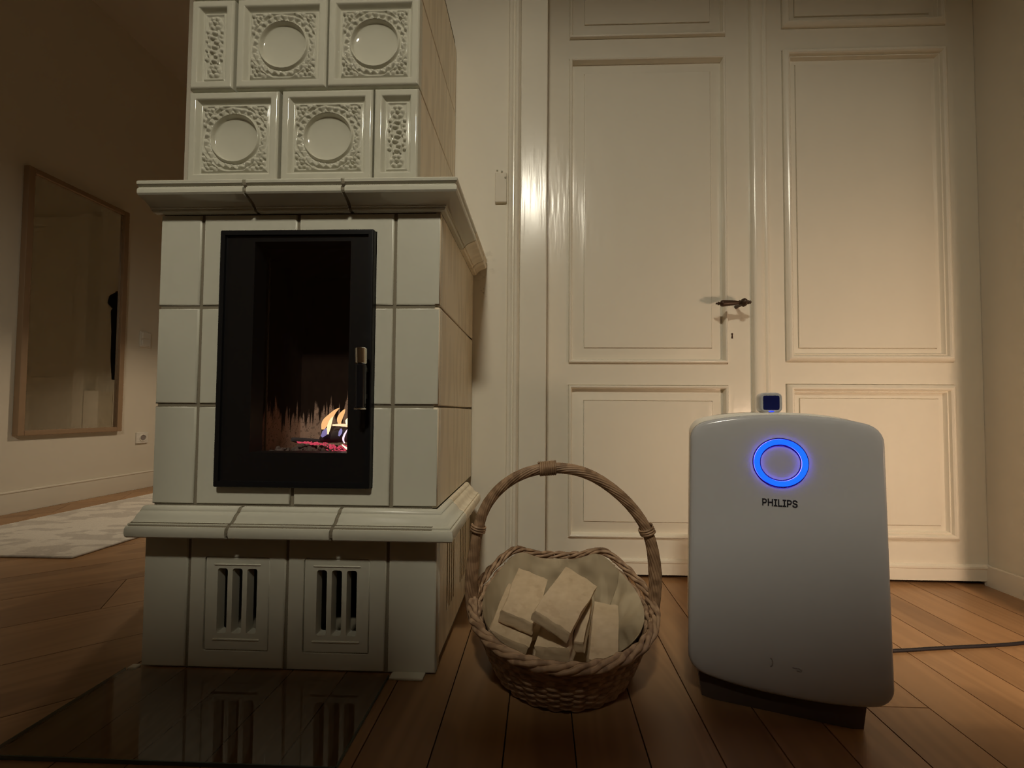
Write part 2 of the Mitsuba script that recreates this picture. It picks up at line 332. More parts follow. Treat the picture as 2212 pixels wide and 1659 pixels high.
# cornices: profile (proud, z), front pieces and a return along the right side
up_prof = [(0, 1.120), (.040, 1.1205), (.046, 1.1195), (.0495, 1.116), (.0490, 1.110), (.0455, 1.1065), (.0440, 1.1055), (.0440, 1.1030), (.0465, 1.1015), (.0480, 1.0985), (.0480, 1.0900), (.0455, 1.0865), (.039, 1.0845), (.031, 1.0815), (.0235, 1.0775), (.0185, 1.0735), (.0165, 1.0715), (.0165, 1.0698), (.0130, 1.0690), (.0130, 1.0655), (.0105, 1.0635), (0, 1.0630)]
lo_prof = [(0, .374), (.006, .3735), (.010, .3715), (.0125, .3670), (.0125, .3640), (.0185, .3610), (.0235, .3565), (.0270, .3500), (.0320, .3455), (.0385, .3430), (.0415, .3422), (.0415, .3385), (.0460, .3370), (.0485, .3320), (.0492, .3230), (.0475, .3155), (.0430, .3120), (0, .311)]
def cornice(P, xl, joints_x, joints_y, yend):
    def ring(x, kind):
        if kind == 'm': return [(SX1 + p*.97, F0 - p, z) for p, z in P]
        return [(x, F0 - p, z) for p, z in P]
    def sring(y): return [(SX1 + p*.97, y, z) for p, z in P]
    xs = [xl] + joints_x
    for a, b in zip(xs, xs[1:]):
        part('cornice', loft([ring(a+.0040 if a != xl else a, 0), ring(b-.0040, 0)]), 'm_tile_gloss' if P is up_prof else 'm_tile', st, smooth=35)
    part('cornice', loft([ring(xs[-1]+.0040, 0), ring(0, 'm'), sring(joints_y[0]-.0012)]), 'm_tile_gloss' if P is up_prof else 'm_tile', st, smooth=35)
    ys = joints_y + [yend]
    for a, b in zip(ys, ys[1:]):
        part('side_cornice', loft([sring(a+.0012), sring(b-.0012)]), 'm_plaster', st, smooth=35)
    part('cornice_joint', loft([[(x, F0-p*.93, z + (.003 if z < (P[0][1]+P[-1][1])/2 else -.003)) for p, z in P] for x in (xl+.004, SX1)]), 'm_grout', st)
cornice(up_prof, -.922, [-.672, -.446], [1.085, 1.235], 1.300)
cornice(lo_prof, -.922, [-.690, -.456], [.985], 1.215)
# upper tower
UF, UX0, UX1 = .910, -.884, -.304
part('tower_core', box(UX0+.004, UX1-.006, UF+.0245, WY-.001, 1.10, 1.90), 'm_grout', st)
part('ledge', cat([box(SX0, SX1, F0, WY-.001, 1.108, 1.1185)]), 'm_tile', st)
part('tower_plinth', tile_box(UX0, UX1, 1.118, 1.158, UF, .02, .003), 'm_tile_gloss', st, smooth=35)
TS = .2365
def relief(w, h, n, fn):
    """Heightfield tile front facing -y, with a skirt; fn(u,v) -> depth behind the rim in metres."""
    nx, nz = max(24, int(n*w/h)), n
    X, Z = np.meshgrid(np.linspace(0, w, nx), np.linspace(0, h, nz), indexing='xy')
    Y = fn(X, Z)
    e = np.minimum(np.minimum(X, w-X), np.minimum(Z, h-Z))
    Y = Y + .005*np.clip(1 - e/.006, 0, 1)**2
    v = np.stack([X, Y, Z], -1).reshape(-1, 3)
    i = np.arange(nx*nz).reshape(nz, nx)
    f = [np.stack([i[:-1, :-1], i[:-1, 1:], i[1:, 1:]], -1).reshape(-1, 3), np.stack([i[:-1, :-1], i[1:, 1:], i[1:, :-1]], -1).reshape(-1, 3)]
    rim = np.r_[i[0, :], i[1:, -1], i[-1, -2::-1], i[-2:0:-1, 0]]
    b = len(v); vb = v[rim].copy(); vb[:, 1] = .022; v = np.vstack([v, vb]); k = np.arange(len(rim)); k2 = (k+1) % len(rim)
    f += [np.stack([rim[k], b+k, b+k2], -1), np.stack([rim[k], b+k2, rim[k2]], -1)]
    return trimesh.Trimesh(v, np.vstack(f), process=False)
def ss(a, b, x):
    t = np.clip((x-a)/(b-a), 0, 1); return t*t*(3-2*t)
def flower(x, z, r):
    d = np.hypot(x, z)/r; a = np.arctan2(z, x)
    pet = np.clip(1 - ((d-.66)/.34)**2, 0, 1) * (.35 + .65*np.abs(np.cos(3*a)))
    return np.maximum(pet*.75, np.clip(1-(d/.30)**2, 0, 1)**.5)
def frame_depth(e, r0, r1):
    """Rim, cove down to a sunk field, fillet line at its edge."""
    return .0115*ss(r0, r1, e) - .0035*np.exp(-((e-r1-.004)/.0022)**2)
def full_tile(X, Z):
    w = TS - 2*G; e = np.minimum(np.minimum(X, w-X), np.minimum(Z, w-Z)); y = frame_depth(e, .017, .028)
    u, v = X - w/2, Z - w/2; d = np.hypot(u, v); a = np.arctan2(v, u)
    inside = ss(.031, .036, e)
    orn = np.zeros_like(d)
    orn = np.maximum(orn, .85*np.exp(-((d-.0605)/.0024)**2))                                   # ring round the dish
    wob = .0725 + .0015*np.sin(8*a)
    bead = np.abs(np.sin(a*13 + 1.2*np.sign(np.sin(a*26))*(d-wob)/.0075))
    orn = np.maximum(orn, .85*np.clip(1-((d-wob)/.0078)**2, 0, 1)*(.18+.82*bead**1.4))          # wreath of leaves and beads
    orn = np.maximum(orn, .75*np.exp(-((d-.0862-.0022*np.cos(4*a))/.0022)**2)*(np.abs(np.sin(2*a+np.pi/2)) > .22))
    for sx in (-1, 1):
        for sz in (-1, 1):
            orn = np.maximum(orn, 1.0*flower(u-sx*.0640, v-sz*.0640, .0160))
            for k, (px, pz) in enumerate(((.0485, .0775), (.0775, .0485), (.036, .0785), (.0785, .036), (.079, .079), (.056, .056))):
                q = np.hypot(u-sx*px, v-sz*pz); orn = np.maximum(orn, .8*np.clip(1-(q/.0068)**2, 0, 1)**.6)
    y = y - .0088*orn*inside*(d > .0565)
    dish = np.clip(1-(d/.058)**2, 0, 1)
    return y + .0105*dish**.55*(d < .058)
def half_tile(X, Z):
    w, h = .1135 - G, TS - 2*G; e = np.minimum(np.minimum(X, w-X), np.minimum(Z, h-Z)); y = frame_depth(e, .017, .027)
    u, v = X - w/2, Z - h/2; inside = ss(.028, .032, e)
    orn = np.maximum(flower(u, v-.062, .0185), flower(u, v+.062, .0185))
    for k in range(7):
        s = -.036 + .012*k; off = .006*math.sin(k*2.1)
        orn = np.maximum(orn, .85*np.clip(1-(np.hypot((u-off)/1.5, v-s)/.0055)**2, 0, 1)**.6)
        for sx in (-1, 1):
            orn = np.maximum(orn, .7*np.clip(1-(np.hypot(u-sx*(.0165+.002*math.cos(k*3)), (v-s-.004)/1.2)/.0048)**2, 0, 1)**.6)
    for sx in (-1, 1):
        orn = np.maximum(orn, .6*np.exp(-((u-sx*(.0125+.004*np.cos(v*70)))/.0018)**2)*(np.abs(v) < .044))
    return y - .0085*orn*inside
ft = mikit.ply(relief(TS-2*G, TS-2*G, 190, full_tile), 'm_tile_gloss', smooth=50)
ht = mikit.ply(relief(.1135-G, TS-2*G, 170, half_tile), 'm_tile_gloss', smooth=50)
zr = [1.158, 1.395, 1.632]
def put(d, name, x, z):
    part(name, {**d, 'to_world': T().translate([x, UF, z])}, None, st)
for r, z in enumerate(zr):
    zz = z + G
    if r % 2 == 0:
        put(ft, 'ornate_tile', UX0, zz); put(ft, 'ornate_tile', UX0+TS-G+.004, zz); put(ht, 'narrow_ornate_tile', UX1-.1135+G, zz)
    else:
        put(ht, 'narrow_ornate_tile', UX0, zz); put(ft, 'ornate_tile', UX0+.1135+.004, zz); put(ft, 'ornate_tile', UX1-TS+2*G, zz)
for z0, z1 in ((1.118, 1.395), (1.395, 1.632), (1.632, 1.87)):
    t = xform(tile_box(UF+.020, WY-.003, z0+.0015, z1-.0015, 0, .012, .003), Rside, (UX1, 0, 0)); part('tower_side', t, 'm_plaster', st, smooth=35)
# firebox and fire door
x0, x1, y0, y1, z0, z1 = fb
part('lining_back', box(x0-.01, x1+.01, y1, y1+.01, z0-.01, z1+.01), 'm_lining', st, label='soot-stained fire-clay lining, burned clean near the fire')
part('lining_left', box(x0-.01, x0, y0, y1, z0-.01, z1+.01), 'm_lining', st)
part('lining_left', box(x0, x0+.003, .985, .988, z0, z1), 'm_grout', st)
part('lining_right', box(x1, x1+.01, y0, y1, z0-.01, z1+.01), 'm_lining', st)
part('lining_top', box(x0-.01, x1+.01, y0, y1, z1, z1+.01), 'm_lining', st)
part('grate', box(x0-.01, x1+.01, y0, y1+.005, z0-.012, z0), 'm_ash', st)
dy = F0 - .016
inn = (-.672, -.4435, .500, .992)
rim = cut(rbox(ox0, ox1, dy, F0+.03, oz0, oz1, .003), box(ox0+.012, ox1-.012, dy-.02, dy+.006, oz0+.014, oz1-.012), box(inn[0], inn[1], dy-.05, F0+.1, inn[2], inn[3]))
fd = part('fire_door', rim, 'm_black', st, smooth=30, label='black framed fire door with a glass pane')
part('glass_pane', trimesh.Trimesh([(ox0+.013, dy+.004, oz0+.015), (ox1-.013, dy+.004, oz0+.015), (ox1-.013, dy+.004, oz1-.013), (ox0+.013, dy+.004, oz1-.013)], [[0, 1, 2], [0, 2, 3]]), 'm_pane', fd, label='clear glass pane')
hx, hy = -.398, dy - .030
Rv = np.eye(3)
def cyl(r, z0, z1, x=hx, y=hy, b=.002, n=20): return xform(lathe([(.0001, z0), (r-b, z0), (r, z0+b), (r, z1-b), (r-b, z1), (.0001, z1)], n), Rv, (x, y, 0))
part('grip', cyl(.0118, .604, .700), 'm_black_gloss', fd, smooth=40, label='black rod handle')
part('grip_cap', cyl(.0122, .701, .737), 'm_chrome', fd, smooth=40, label='chrome handle cap')
part('grip_ring', cyl(.0128, .600, .6035, b=.001), 'm_chrome', fd, smooth=40, label='thin chrome ring')
part('grip_post', cat([box(hx-.004, hx+.004, hy, dy+.002, z-.005, z+.005) for z in (.63, .69)]), 'm_black', fd)

# fire: burning log, embers, flames
lg = lathe([(.0001, 0), (.020, 0), (.0235, .004), (.0225, .05), (.024, .10), (.021, .146), (.0001, .148)], 16)
lg.vertices += (meshkit.noise(np.asarray(lg.vertices)*90)[:, None]-.5)*.006
one('burning_log', xform(lg, [[0, .1, .98], [0, 1, -.15], [-1, 0, .06]], (-.578, 1.012, .532)), 'm_char', 'charred log burning at the right of the stove fire', 'log', smooth=50)
lg2 = lathe([(.0001, 0), (.006, 0), (.008, .012), (.0065, .06), (.0035, .098), (.0001, .10)], 10)
lg2.vertices += (meshkit.noise(np.asarray(lg2.vertices)*120)[:, None]-.5)*.007
one('charred_stick', xform(lg2, [[0, .1, .98], [0, 1, -.15], [-1, 0, .0]], (-.668, 1.02, .517)), 'm_char', 'charred stick lying on the embers left of the burning log', 'log', smooth=50)
er = np.random.default_rng(11); eb, hot, pale = [], [], []
for k in range(260):
    x, y = er.uniform(-.690, -.42), er.uniform(.95, 1.09); r = er.uniform(.003, .008)
    s = trimesh.creation.icosphere(1, r); s.vertices *= er.uniform(.6, 1.4, 3); s.vertices += (meshkit.noise(np.asarray(s.vertices)*400+k)[:, None]-.5)*.004
    s.apply_translation((x, y, .479 + r + er.uniform(0, .010))); eb.append(s)
for k in range(170):
    t = er.uniform(0, 1)
    x, y, z = ((-.638+.085*t, .985+er.uniform(-.006, .006), .515-.006*t+er.uniform(-.003, .003)) if k < 70 else (-.545+.055*t, .972+er.uniform(-.012, .012), .490+.020*er.uniform(0, 1)))
    s = trimesh.creation.icosphere(1, er.uniform(.0008, .0024)); s.vertices *= (er.uniform(.9, 2.2), 1, er.uniform(.6, 1.3)); s.apply_translation((x, y, z)); hot.append(s)
k = one('ash_bed', cat(eb), 'm_ash', 'bed of grey ash and coal lumps on the stove grate', 'ash', smooth=60); labels[k]['kind'] = 'stuff'
k = one('ember', cat(hot), 'm_ash', 'pink-red glowing embers under the burning log', 'embers', smooth=60, emit=(.80, .055, .12)); labels[k]['kind'] = 'stuff'
def flame(pts, wid, th=.3):
    p = smoothcurve(pts, 44); s = np.linspace(0, 1, 44)
    w = np.interp(s, np.linspace(0, 1, len(wid)), wid); w = np.convolve(np.pad(w, 5, mode='edge'), np.ones(11)/11, 'valid')*np.minimum(1, (1-s)*9+.04); a = np.linspace(0, 2*np.pi, 25)[:-1]
    rings = []
    for i in range(44):
        t = np.gradient(p, axis=0)[i]; t /= np.linalg.norm(t); u = np.cross(t, [0, 1, 0]); u /= np.linalg.norm(u)
        rings.append(p[i] + w[i]*(np.cos(a)[:, None]*u + th*np.sin(a)[:, None]*np.array([0, 1, 0])))
    return loft(rings[::-1])
FG = 'flames on the burning log'
def fire(pts, wid, e, lab): one('flame', flame(pts, wid), 'm_ash', lab, 'flame', FG, smooth=True, emit=e)
fire([(-.566, .985, .548), (-.560, .985, .566), (-.547, .985, .582), (-.530, .985, .600), (-.522, .985, .604)], [.004, .0105, .008, .0045, .001], (1.45, .76, .30), 'orange flame leaning right from the left end of the burning log')
fire([(-.548, .975, .536), (-.545, .975, .556), (-.540, .975, .572), (-.534, .975, .583)], [.002, .0055, .0045, .001], (2.0, 1.40, .75), 'pale flame rising in the middle of the burning log')
fire([(-.521, .985, .560), (-.523, .985, .575), (-.516, .985, .590), (-.509, .985, .602)], [.003, .0075, .006, .0015], (1.5, .80, .30), 'broad orange flame behind the middle of the burning log')
fire([(-.497, .975, .560), (-.496, .975, .570), (-.493, .975, .581)], [.003, .0075, .001], (3.0, 2.3, 1.2), 'small bright teardrop flame on top of the log near the door handle')
fire([(-.536, .975, .560), (-.515, .975, .560), (-.490, .975, .558)], [.002, .0035, .004], (2.4, 1.3, .75), 'thin line of flame along the top of the log')
fire([(-.516, .970, .532), (-.513, .970, .540), (-.510, .970, .552)], [.002, .005, .002], (.36, .33, .72), 'small bluish flame on the face of the log')
fire([(-.498, .965, .515), (-.502, .965, .526), (-.497, .965, .540), (-.492, .965, .550)], [.0015, .0028, .0024, .001], (2.0, 1.3, 1.5), 'thin pinkish flame running down the face of the log')
fire([(-.500, .955, .512), (-.488, .955, .503), (-.474, .955, .497)], [.001, .0028, .003], (3.2, 2.3, 1.3), 'bright yellow flame low beside the embers')
fire([(-.470, .985, .50), (-.468, .985, .535), (-.460, .985, .575), (-.452, .985, .61)], [.008, .017, .012, .002], (8.0, 4.3, 1.9), 'large added flame hidden behind the door frame, put in to light the firebox')  # extra flame added out of sight to brighten the firebox lining
fire([(-.564, .975, .530), (-.556, .975, .540), (-.552, .975, .552)], [.003, .008, .002], (.28, .23, .52), 'violet flame at the left end of the burning log')

# hearth glass
hg = thing('hearth_plate', 'grey glass floor plate lying in front of the tile stove', 'glass plate')
gx0, gx1, gy0, gy1, gz = -.945, -.338, .646, .868, .007
part('pane', trimesh.Trimesh([(gx0, gy0, gz), (gx1, gy0, gz), (gx1, gy1, gz), (gx0, gy1, gz)], [[0, 1, 2], [0, 2, 3]]), 'm_hearth_glass', hg, label='grey-tinted reflecting glass sheet')
part('edge', cat([box(gx0, gx1, gy0-.002, gy0, .0005, gz), box(gx1, gx1+.002, gy0, gy1, .0005, gz), box(gx0-.002, gx0, gy0, gy1, .0005, gz)]), 'm_glass_edge', hg, label='dark glass edge')

# ------------------------------------------------------------------ left room: mirror, switch, socket, rug
mr = thing('wall_mirror', 'tall rectangular mirror in a light wood frame hanging on the left wall', 'mirror')
my0, my1, mz0, mz1, fx = 2.092, 2.636, .437, 2.003, XL+.036
fw = .030
part('glass', trimesh.Trimesh([(XL+.018, my0+.01, mz0+.01), (XL+.018, my1-.01, mz0+.01), (XL+.018, my1-.01, mz1-.01), (XL+.018, my0+.01, mz1-.01)], [[0, 1, 2], [0, 2, 3]]), 'm_mirror', mr, label='mirror glass')
for a in ((my0, my0+fw, mz0, mz1), (my1-fw, my1, mz0, mz1), (my0+fw, my1-fw, mz0, mz0+fw), (my0+fw, my1-fw, mz1-fw, mz1)):
    part('frame_bar', rbox(XL+.001, fx, a[0], a[1], a[2], a[3], .003), 'm_frame', mr, smooth=40)
sw = thing('light_switch', 'white light switch on the left wall between the mirror and the stove', 'light switch')
part('plate', rbox(XL+.0005, XL+.012, 2.762, 2.842, 1.060, 1.178, .003), 'm_white_plastic_b', sw, smooth=40)
for z in (1.064, 1.120):
    part('rocker', rbox(XL+.008, XL+.019, 2.772, 2.832, z+.004, z+.050, .003), 'm_white_plastic_b', sw, smooth=40)
so = thing('wall_socket', 'white power socket low on the left wall beside the stove', 'socket')
part('plate', rbox(XL+.0005, XL+.014, 2.760, 2.842, .338, .420, .003), 'm_white_plastic_b', so, smooth=40)
rg = xform(lathe([(.021, .0), (.026, .0), (.026, .008), (.021, .008), (.021, .0)], 20), [[0, 0, 1], [1, 0, 0], [0, 1, 0]], (XL+.012, 2.801, .379))
part('rim', rg, 'm_white_plastic_b', so, smooth=40)
part('well', xform(lathe([(.0001, 0), (.021, 0), (.021, .002), (.0001, .002)], 20), [[0, 0, 1], [1, 0, 0], [0, 1, 0]], (XL+.0125, 2.801, .379)), 'm_mark', so)
rug = rbox(-2.70, -1.856, 1.488, 3.30, .0005, .0095, .004)
one('rug', rug, 'm_rug', 'pale grey-white patterned rug on the floor along the left wall', 'rug', smooth=40)
# far end of the left room, seen in the mirror
fdr = struct('door_3', box(-1.16, -.45, YF-.03, YF-.001, .01, 2.52), 'm_paint')
part('molding', panel_frame(-1.04, -.57, 1.05, 2.38, Pm[0] + Pm[1][2:], YF-.03), 'm_paint', fdr, smooth=30)
part('molding', panel_frame(-1.04, -.57, .20, .92, Pm[0] + Pm[1][2:], YF-.03), 'm_paint', fdr, smooth=30)
t3 = struct('trim_3', tile_box(-1.275, -1.163, 0, 2.62, YF-.115, .114, .006), 'm_paint', smooth=30)
part('casing', tile_box(-1.163, -.40, 2.525, 2.62, YF-.045, .044, .006), 'm_paint', t3, smooth=30)
one('low_cabinet', rbox(-1.47, -1.315, YF-.14, YF-.002, .001, .775, .006), 'm_paint', 'white low cabinet reflected at the right edge of the wall mirror', 'cabinet', smooth=40)
def blob(zs, rs, c, seed):
    v = lathe([(.0001, zs[0])] + [(r, z) for r, z in zip(rs, zs)] + [(.0001, zs[-1])], 20)
    v.vertices += (meshkit.noise(np.asarray(v.vertices)*14+seed)[:, None]-.5)*.05
    return xform(v, np.diag([1, .55, 1]), c)
ck = thing('dark_coat', 'black coat hanging on a hook, reflected in the wall mirror beside the frame', 'coat')
part('garment', blob([.90, 1.1, 1.4, 1.60, 1.68], [.055, .07, .075, .085, .04], (-1.60, YF-.08, 0), 1), 'm_coat', ck, smooth=True)
part('hood', blob([1.62, 1.68, 1.76, 1.80], [.06, .115, .10, .03], (-1.60, YF-.085, 0), 5), 'm_coat', ck, smooth=True)
part('hook', box(-1.615, -1.585, YF-.12, YF-.001, 1.77, 1.80), 'm_bronze', ck)

# ------------------------------------------------------------------ firewood basket
bk = thing('firewood_basket', 'round wicker basket with a tall arched handle standing between stove and air purifier', 'basket')
BC = np.array([.053, .940])
def rim_r(ph): return .208 + .004*np.cos(2*ph) - .006*np.sin(ph)*(np.sin(ph) < 0)
def rim_z(ph):                       # lowest in front, raised beside the handle
    s, c = np.sin(ph), np.abs(np.cos(ph))
    return .119 + .028*(s + 1) + .032*np.exp(-((c - .62)/.25)**2)*np.clip(s*3 + .3, 0, 1)
def body_pt(ph, t, dr_=0.0):
    """t = 0 at the floor, 1 just under the rim."""
    r = .150 + (rim_r(ph) - .012 - .150)*(t**.8) + dr_
    return np.stack([BC[0] + r*np.cos(ph), BC[1] + r*np.sin(ph), .004 + t*(rim_z(ph) - .012)], -1)
NST = 44
ph = np.linspace(0, 2*np.pi, NST*4, endpoint=False)
rows = 15
for r in range(rows):
    t = (r+.5)/rows
    w = .0035*np.cos(ph*NST/2 + np.pi*(r % 2))
    part('weaver', tube(body_pt(ph, t, w), .0058, 6, closed=True), 'm_wicker', bk, smooth=True)
for k in range(NST):
    a = 2*np.pi*k/NST
    part('stake', tube(body_pt(np.full(7, a), np.linspace(0, 1.0, 7)), .0036, 5), 'm_wicker', bk, smooth=True)
part('bottom', xform(lathe([(.0001, .002), (.150, .002), (.152, .010), (.0001, .010)], 40), np.eye(3), (BC[0], BC[1], 0)), 'm_wicker', bk, smooth=40)
ph2 = np.linspace(0, 2*np.pi, 400, endpoint=False)
for k in range(4):                    # braided rim
    q = ph2*8 + k*2*np.pi/4
    r = rim_r(ph2) + .0068*np.cos(q) + .0012*np.sin(ph2*31+k*2); z = rim_z(ph2) + .0066*np.sin(q) + .002
    part('rim_strand', tube(np.stack([BC[0]+r*np.cos(ph2), BC[1]+r*np.sin(ph2), z], -1), (.0050 - .0008*np.sin(ph2))*(1+.13*np.sin(ph2*37+k)), 6, closed=True), 'm_wicker', bk, smooth=True)
hpts = [(-.158, .10), (-.165, .16), (-.163, .225), (-.155, .285), (-.139, .352), (-.104, .405), (-.042, .447), (.031, .462), (.104, .452), (.171, .415), (.226, .362), (.257, .310), (.271, .250), (.274, .185), (.268, .12)]
hc = smoothcurve([(x, BC[1]-.005, z) for x, z in hpts], 120)
tg = np.gradient(hc, axis=0); tg /= np.linalg.norm(tg, axis=1, keepdims=True)
nb = np.cross(tg, [0, 1, 0]); s = np.linspace(0, 1, 120); rr = np.interp(s, [0, .1, .2, .5, .8, .9, 1], [.011, .0125, .0095, .0095, .0095, .0125, .010])
for k in range(13):
    a = s*2*np.pi*2.6 + k*2*np.pi/13
    part('handle_strand', tube(hc + rr[:, None]*(np.cos(a)[:, None]*nb + np.sin(a)[:, None]*np.array([0, 1.0, 0])), .0036, 6), 'm_handle_wicker', bk, smooth=True)
part('handle_core', tube(hc, rr*.85, 8), 'm_handle_wicker', bk, smooth=True)
def binding(i, turns, pitch, r):
    a = np.linspace(0, 2*np.pi*turns, 26*turns); off = (a/(2*np.pi) - turns/2)*pitch
    return tube(hc[i] + tg[i]*off[:, None] + r*(np.cos(a)[:, None]*nb[i] + np.sin(a)[:, None]*np.array([0, 1.0, 0])), .0028, 6)
part('handle_binding', binding(27, 3, .0055, .0165), 'm_handle_wicker', bk, smooth=True)
part('handle_binding', binding(94, 3, .0055, .0165), 'm_handle_wicker', bk, smooth=True)
part('handle_binding', binding(57, 8, .0050, .0155), 'm_handle_wicker', bk, smooth=True)
# cloth liner
pl_, tl = np.linspace(0, 2*np.pi, 361)[:-1], np.linspace(0, 1, 26)
PH, TT = np.meshgrid(pl_, tl)
V = body_pt(PH.ravel(), .05 + 1.0*TT.ravel(), -.013).reshape(26, 360, 3)
PQ = (PH+np.pi) % (2*np.pi) - np.pi
fold = (meshkit.fbm(np.stack([np.cos(PH)*2.2, np.sin(PH)*2.2, TT*1.1], -1), 3) - .5)*.085 + .042*ss(-.45, -.05, PQ)*(1-ss(.56, .59, PQ + .30*(1-TT)))
rad = np.stack([np.cos(PH), np.sin(PH), 0*PH], -1)
V = V - rad*(np.clip(fold, -.003, .06)*np.sin(np.pi*np.clip(TT, 0, 1))**.6)[..., None]
part('liner', loft(list(V), True, False), 'm_liner', bk, smooth=True, label='beige cloth liner inside the basket')

def block(c, ax, up, L, Wd, Th, seed, taper=0.0):
    """A split log: axis along ax, broad face up; roughened."""
    ax = np.array(ax, float); ax /= np.linalg.norm(ax); up = np.array(up, float); up -= ax*(up@ax); up /= np.linalg.norm(up); sd = np.cross(up, ax)
    b = trimesh.creation.box((L, Wd, Th)); b = b.subdivide().subdivide().subdivide()
    v = np.asarray(b.vertices).copy()
    v[:, 1] *= 1 - taper*(v[:, 2] < 0)*(-v[:, 2]/(Th/2)); e = meshkit.fbm(v*np.array([18, 60, 60]) + seed*7.3, 3, seed)
    cn = v/np.array([L/2, Wd/2, Th/2]); k = np.clip(np.sort(np.abs(cn), axis=1)[:, 1], 0, 1)
    v *= (1 - .018*(k > .97))[:, None]
    v += (e[:, None]-.5)*np.array([.004, .010, .007])
    b.vertices = v @ np.stack([ax, sd, up]) + np.asarray(c, float)
    return b
def firewood(lab, *a, m='m_log', **k):
    t = thing('firewood_log', lab, 'firewood', 'split logs in the wicker basket')
    part('wood', block(*a, **k), m, t, smooth=25)
firewood('topmost split log, a broad pale slab lying across the others in the basket', (.0585, .8765, .174), (.075, .156, .025), (.30, -.30, 1), .178, .086, .028, 1)
firewood('pale split log left of the topmost slab, lying on a second log', (-.0357, .918, .1565), (.0275, .139, .034), (.30, -.30, 1), .150, .080, .033, 2)
firewood('split log under the pale left one, its edge showing at lower left', (-.055, .909, .118), (.0275, .139, .034), (.30, -.30, 1), .155, .092, .032, 3)
firewood('split log under the topmost slab, its rough dark front end facing the viewer', (.047, .885, .108), (.25, .95, .22), (-.2, -.2, 1), .16, .074, .050, 4)
firewood('smooth yellowish split log at the right of the topmost slab', (.139, .850, .112), (.18, .88, .42), (.06, -.45, 1), .140, .056, .040, 5)
firewood('small split log between the topmost slab and the yellowish one', (.098, .885, .121), (.25, .9, .35), (-.1, -.4, 1), .12, .024, .030, 6)
firewood('split log at the bottom of the basket, mostly hidden', (.03, .945, .050), (1, .2, 0), (0, 0, 1), .19, .10, .060, 8)

# ------------------------------------------------------------------ air purifier
ap = thing('air_purifier', 'tall white air purifier with a glowing blue ring, standing in front of the double door', 'air purifier')
ya = math.radians(-16.0)
AU, AN = np.array([math.cos(ya), math.sin(ya), 0]), np.array([math.sin(ya), -math.cos(ya), 0])
AO = np.array([.4775, .7745, 0.0])
RA = np.stack([AU, -AN, [0, 0, 1]], 1)           # local x right, y back, z up
def apart(name, mesh, m, parent=None, smooth=False, **kw): return part(name, xform(mesh, RA, AO), m, parent or ap, smooth, **kw)
def outline(pts, r, n=180):
    pg = Polygon(smoothcurve(pts + [pts[0]], 240) if False else pts).buffer(-r, quad_segs=12).buffer(r, quad_segs=12)
    q = np.array([pg.exterior.interpolate(t, normalized=True).coords[0] for t in np.linspace(0, 1, n, endpoint=False)])
    return q
zb = lambda x: .0445 + .95*(x/1.0)**2
arc = lambda x0, x1, fn, n=16: [(x, fn(x)) for x in np.linspace(x0, x1, n)]
top = lambda x: .5955 - .62*x**2 - 9*x**4
bot = lambda x: .0445 + .45*x**2 + 8*x**4
o1 = outline(arc(-.1755, .1745, bot) + [(.1665, top(.166))] + arc(.166, -.168, top)[1:] + [(-.1755, bot(.1755))], .038)
cen = np.array([0, .32])
def ringat(o, inset, y, half=(.171, .276)):
    q = cen + (o - cen)*(1 - inset/np.array(half)); return np.stack([q[:, 0], np.full(len(q), y), q[:, 1]], -1)
def bulge(o, inset, base):
    r = ringat(o, inset, 0.0); r[:, 1] = base; return r
panel = loft([ringat(o1, .004, .020), ringat(o1, 0, .014), ringat(o1, .0005, .010), ringat(o1, .0025, .0065), ringat(o1, .006, .0040), ringat(o1, .014, .0022), ringat(o1, .030, .0009), ringat(o1, .055, .0002), ringat(o1, .08, 0), ringat(o1, .12, 0)])
apart('front_panel', panel, 'm_greyed_plastic', smooth=True)
def grow(o, dx, dz0, dz1):
    q = o.copy(); q[:, 0] *= 1 + dx; q[:, 1] = np.where(o[:, 1] > .3, o[:, 1] + dz1, o[:, 1] + dz0); return q
o2_ = grow(o1, -.075, .004, .0045)
body = loft([ringat(o2_, .012, .0205), ringat(o2_, .004, .026), ringat(o2_, 0, .036), ringat(o2_, 0, .19), ringat(o2_, .006, .205), ringat(o2_, .03, .212)])
apart('body', body, 'm_white_plastic_b', smooth=40)
apart('base', loft([[(x*s+c, y, z) for x, y in ((-1, .030), (-.85, .024), (.85, .024), (1, .030), (1, .19), (.9, .20), (-.9, .20), (-1, .19))] for z, s, c in ((.0005, .141, -.006), (.075, .150, -.006))]), 'm_base', smooth=30, label='dark brown foot under the front panel')
RC = (-.0055, .501)
def annulus(r0, r1, y0, y1, n=72):
    a = np.arange(n)*2*np.pi/n
    def R(r, y): return np.stack([RC[0]+r*np.cos(a), np.full(n, y), RC[1]+r*np.sin(a)], -1)
    return loft([R(r0, .001), R(r0, y1), R(r0+.0012, y0), R(r1-.0012, y0), R(r1, y1), R(r1, .001)][::-1], False, False)
lr = apart('light_ring', annulus(.0362, .0462, -.0048, -.0044), 'm_screen', smooth=30, emit=(.016, .24, 1.7), label='glowing blue light ring')
a_ = np.arange(72)*2*np.pi/72
for r_, o_ in ((.0360, 1), (.0464, -1)):
    rg_ = [np.stack([RC[0]+r_*np.cos(a_), np.full(72, y_), RC[1]+r_*np.sin(a_)], -1) for y_ in (-.0003, -.0042)]
    apart('ring_diffuser', loft(rg_[::-o_], False, False), 'm_screen', lr, emit=(1.1, .75, 13.0), label='blue light-emitting side of the ring')
for r0, r1 in ((.0347, .0358), (.0466, .0478)):
    apart('ring_edge', annulus(r0-.0005, r1+.0005, -.0012, -.0010), 'm_screen', smooth=30, label='thin dark blue ring outline')
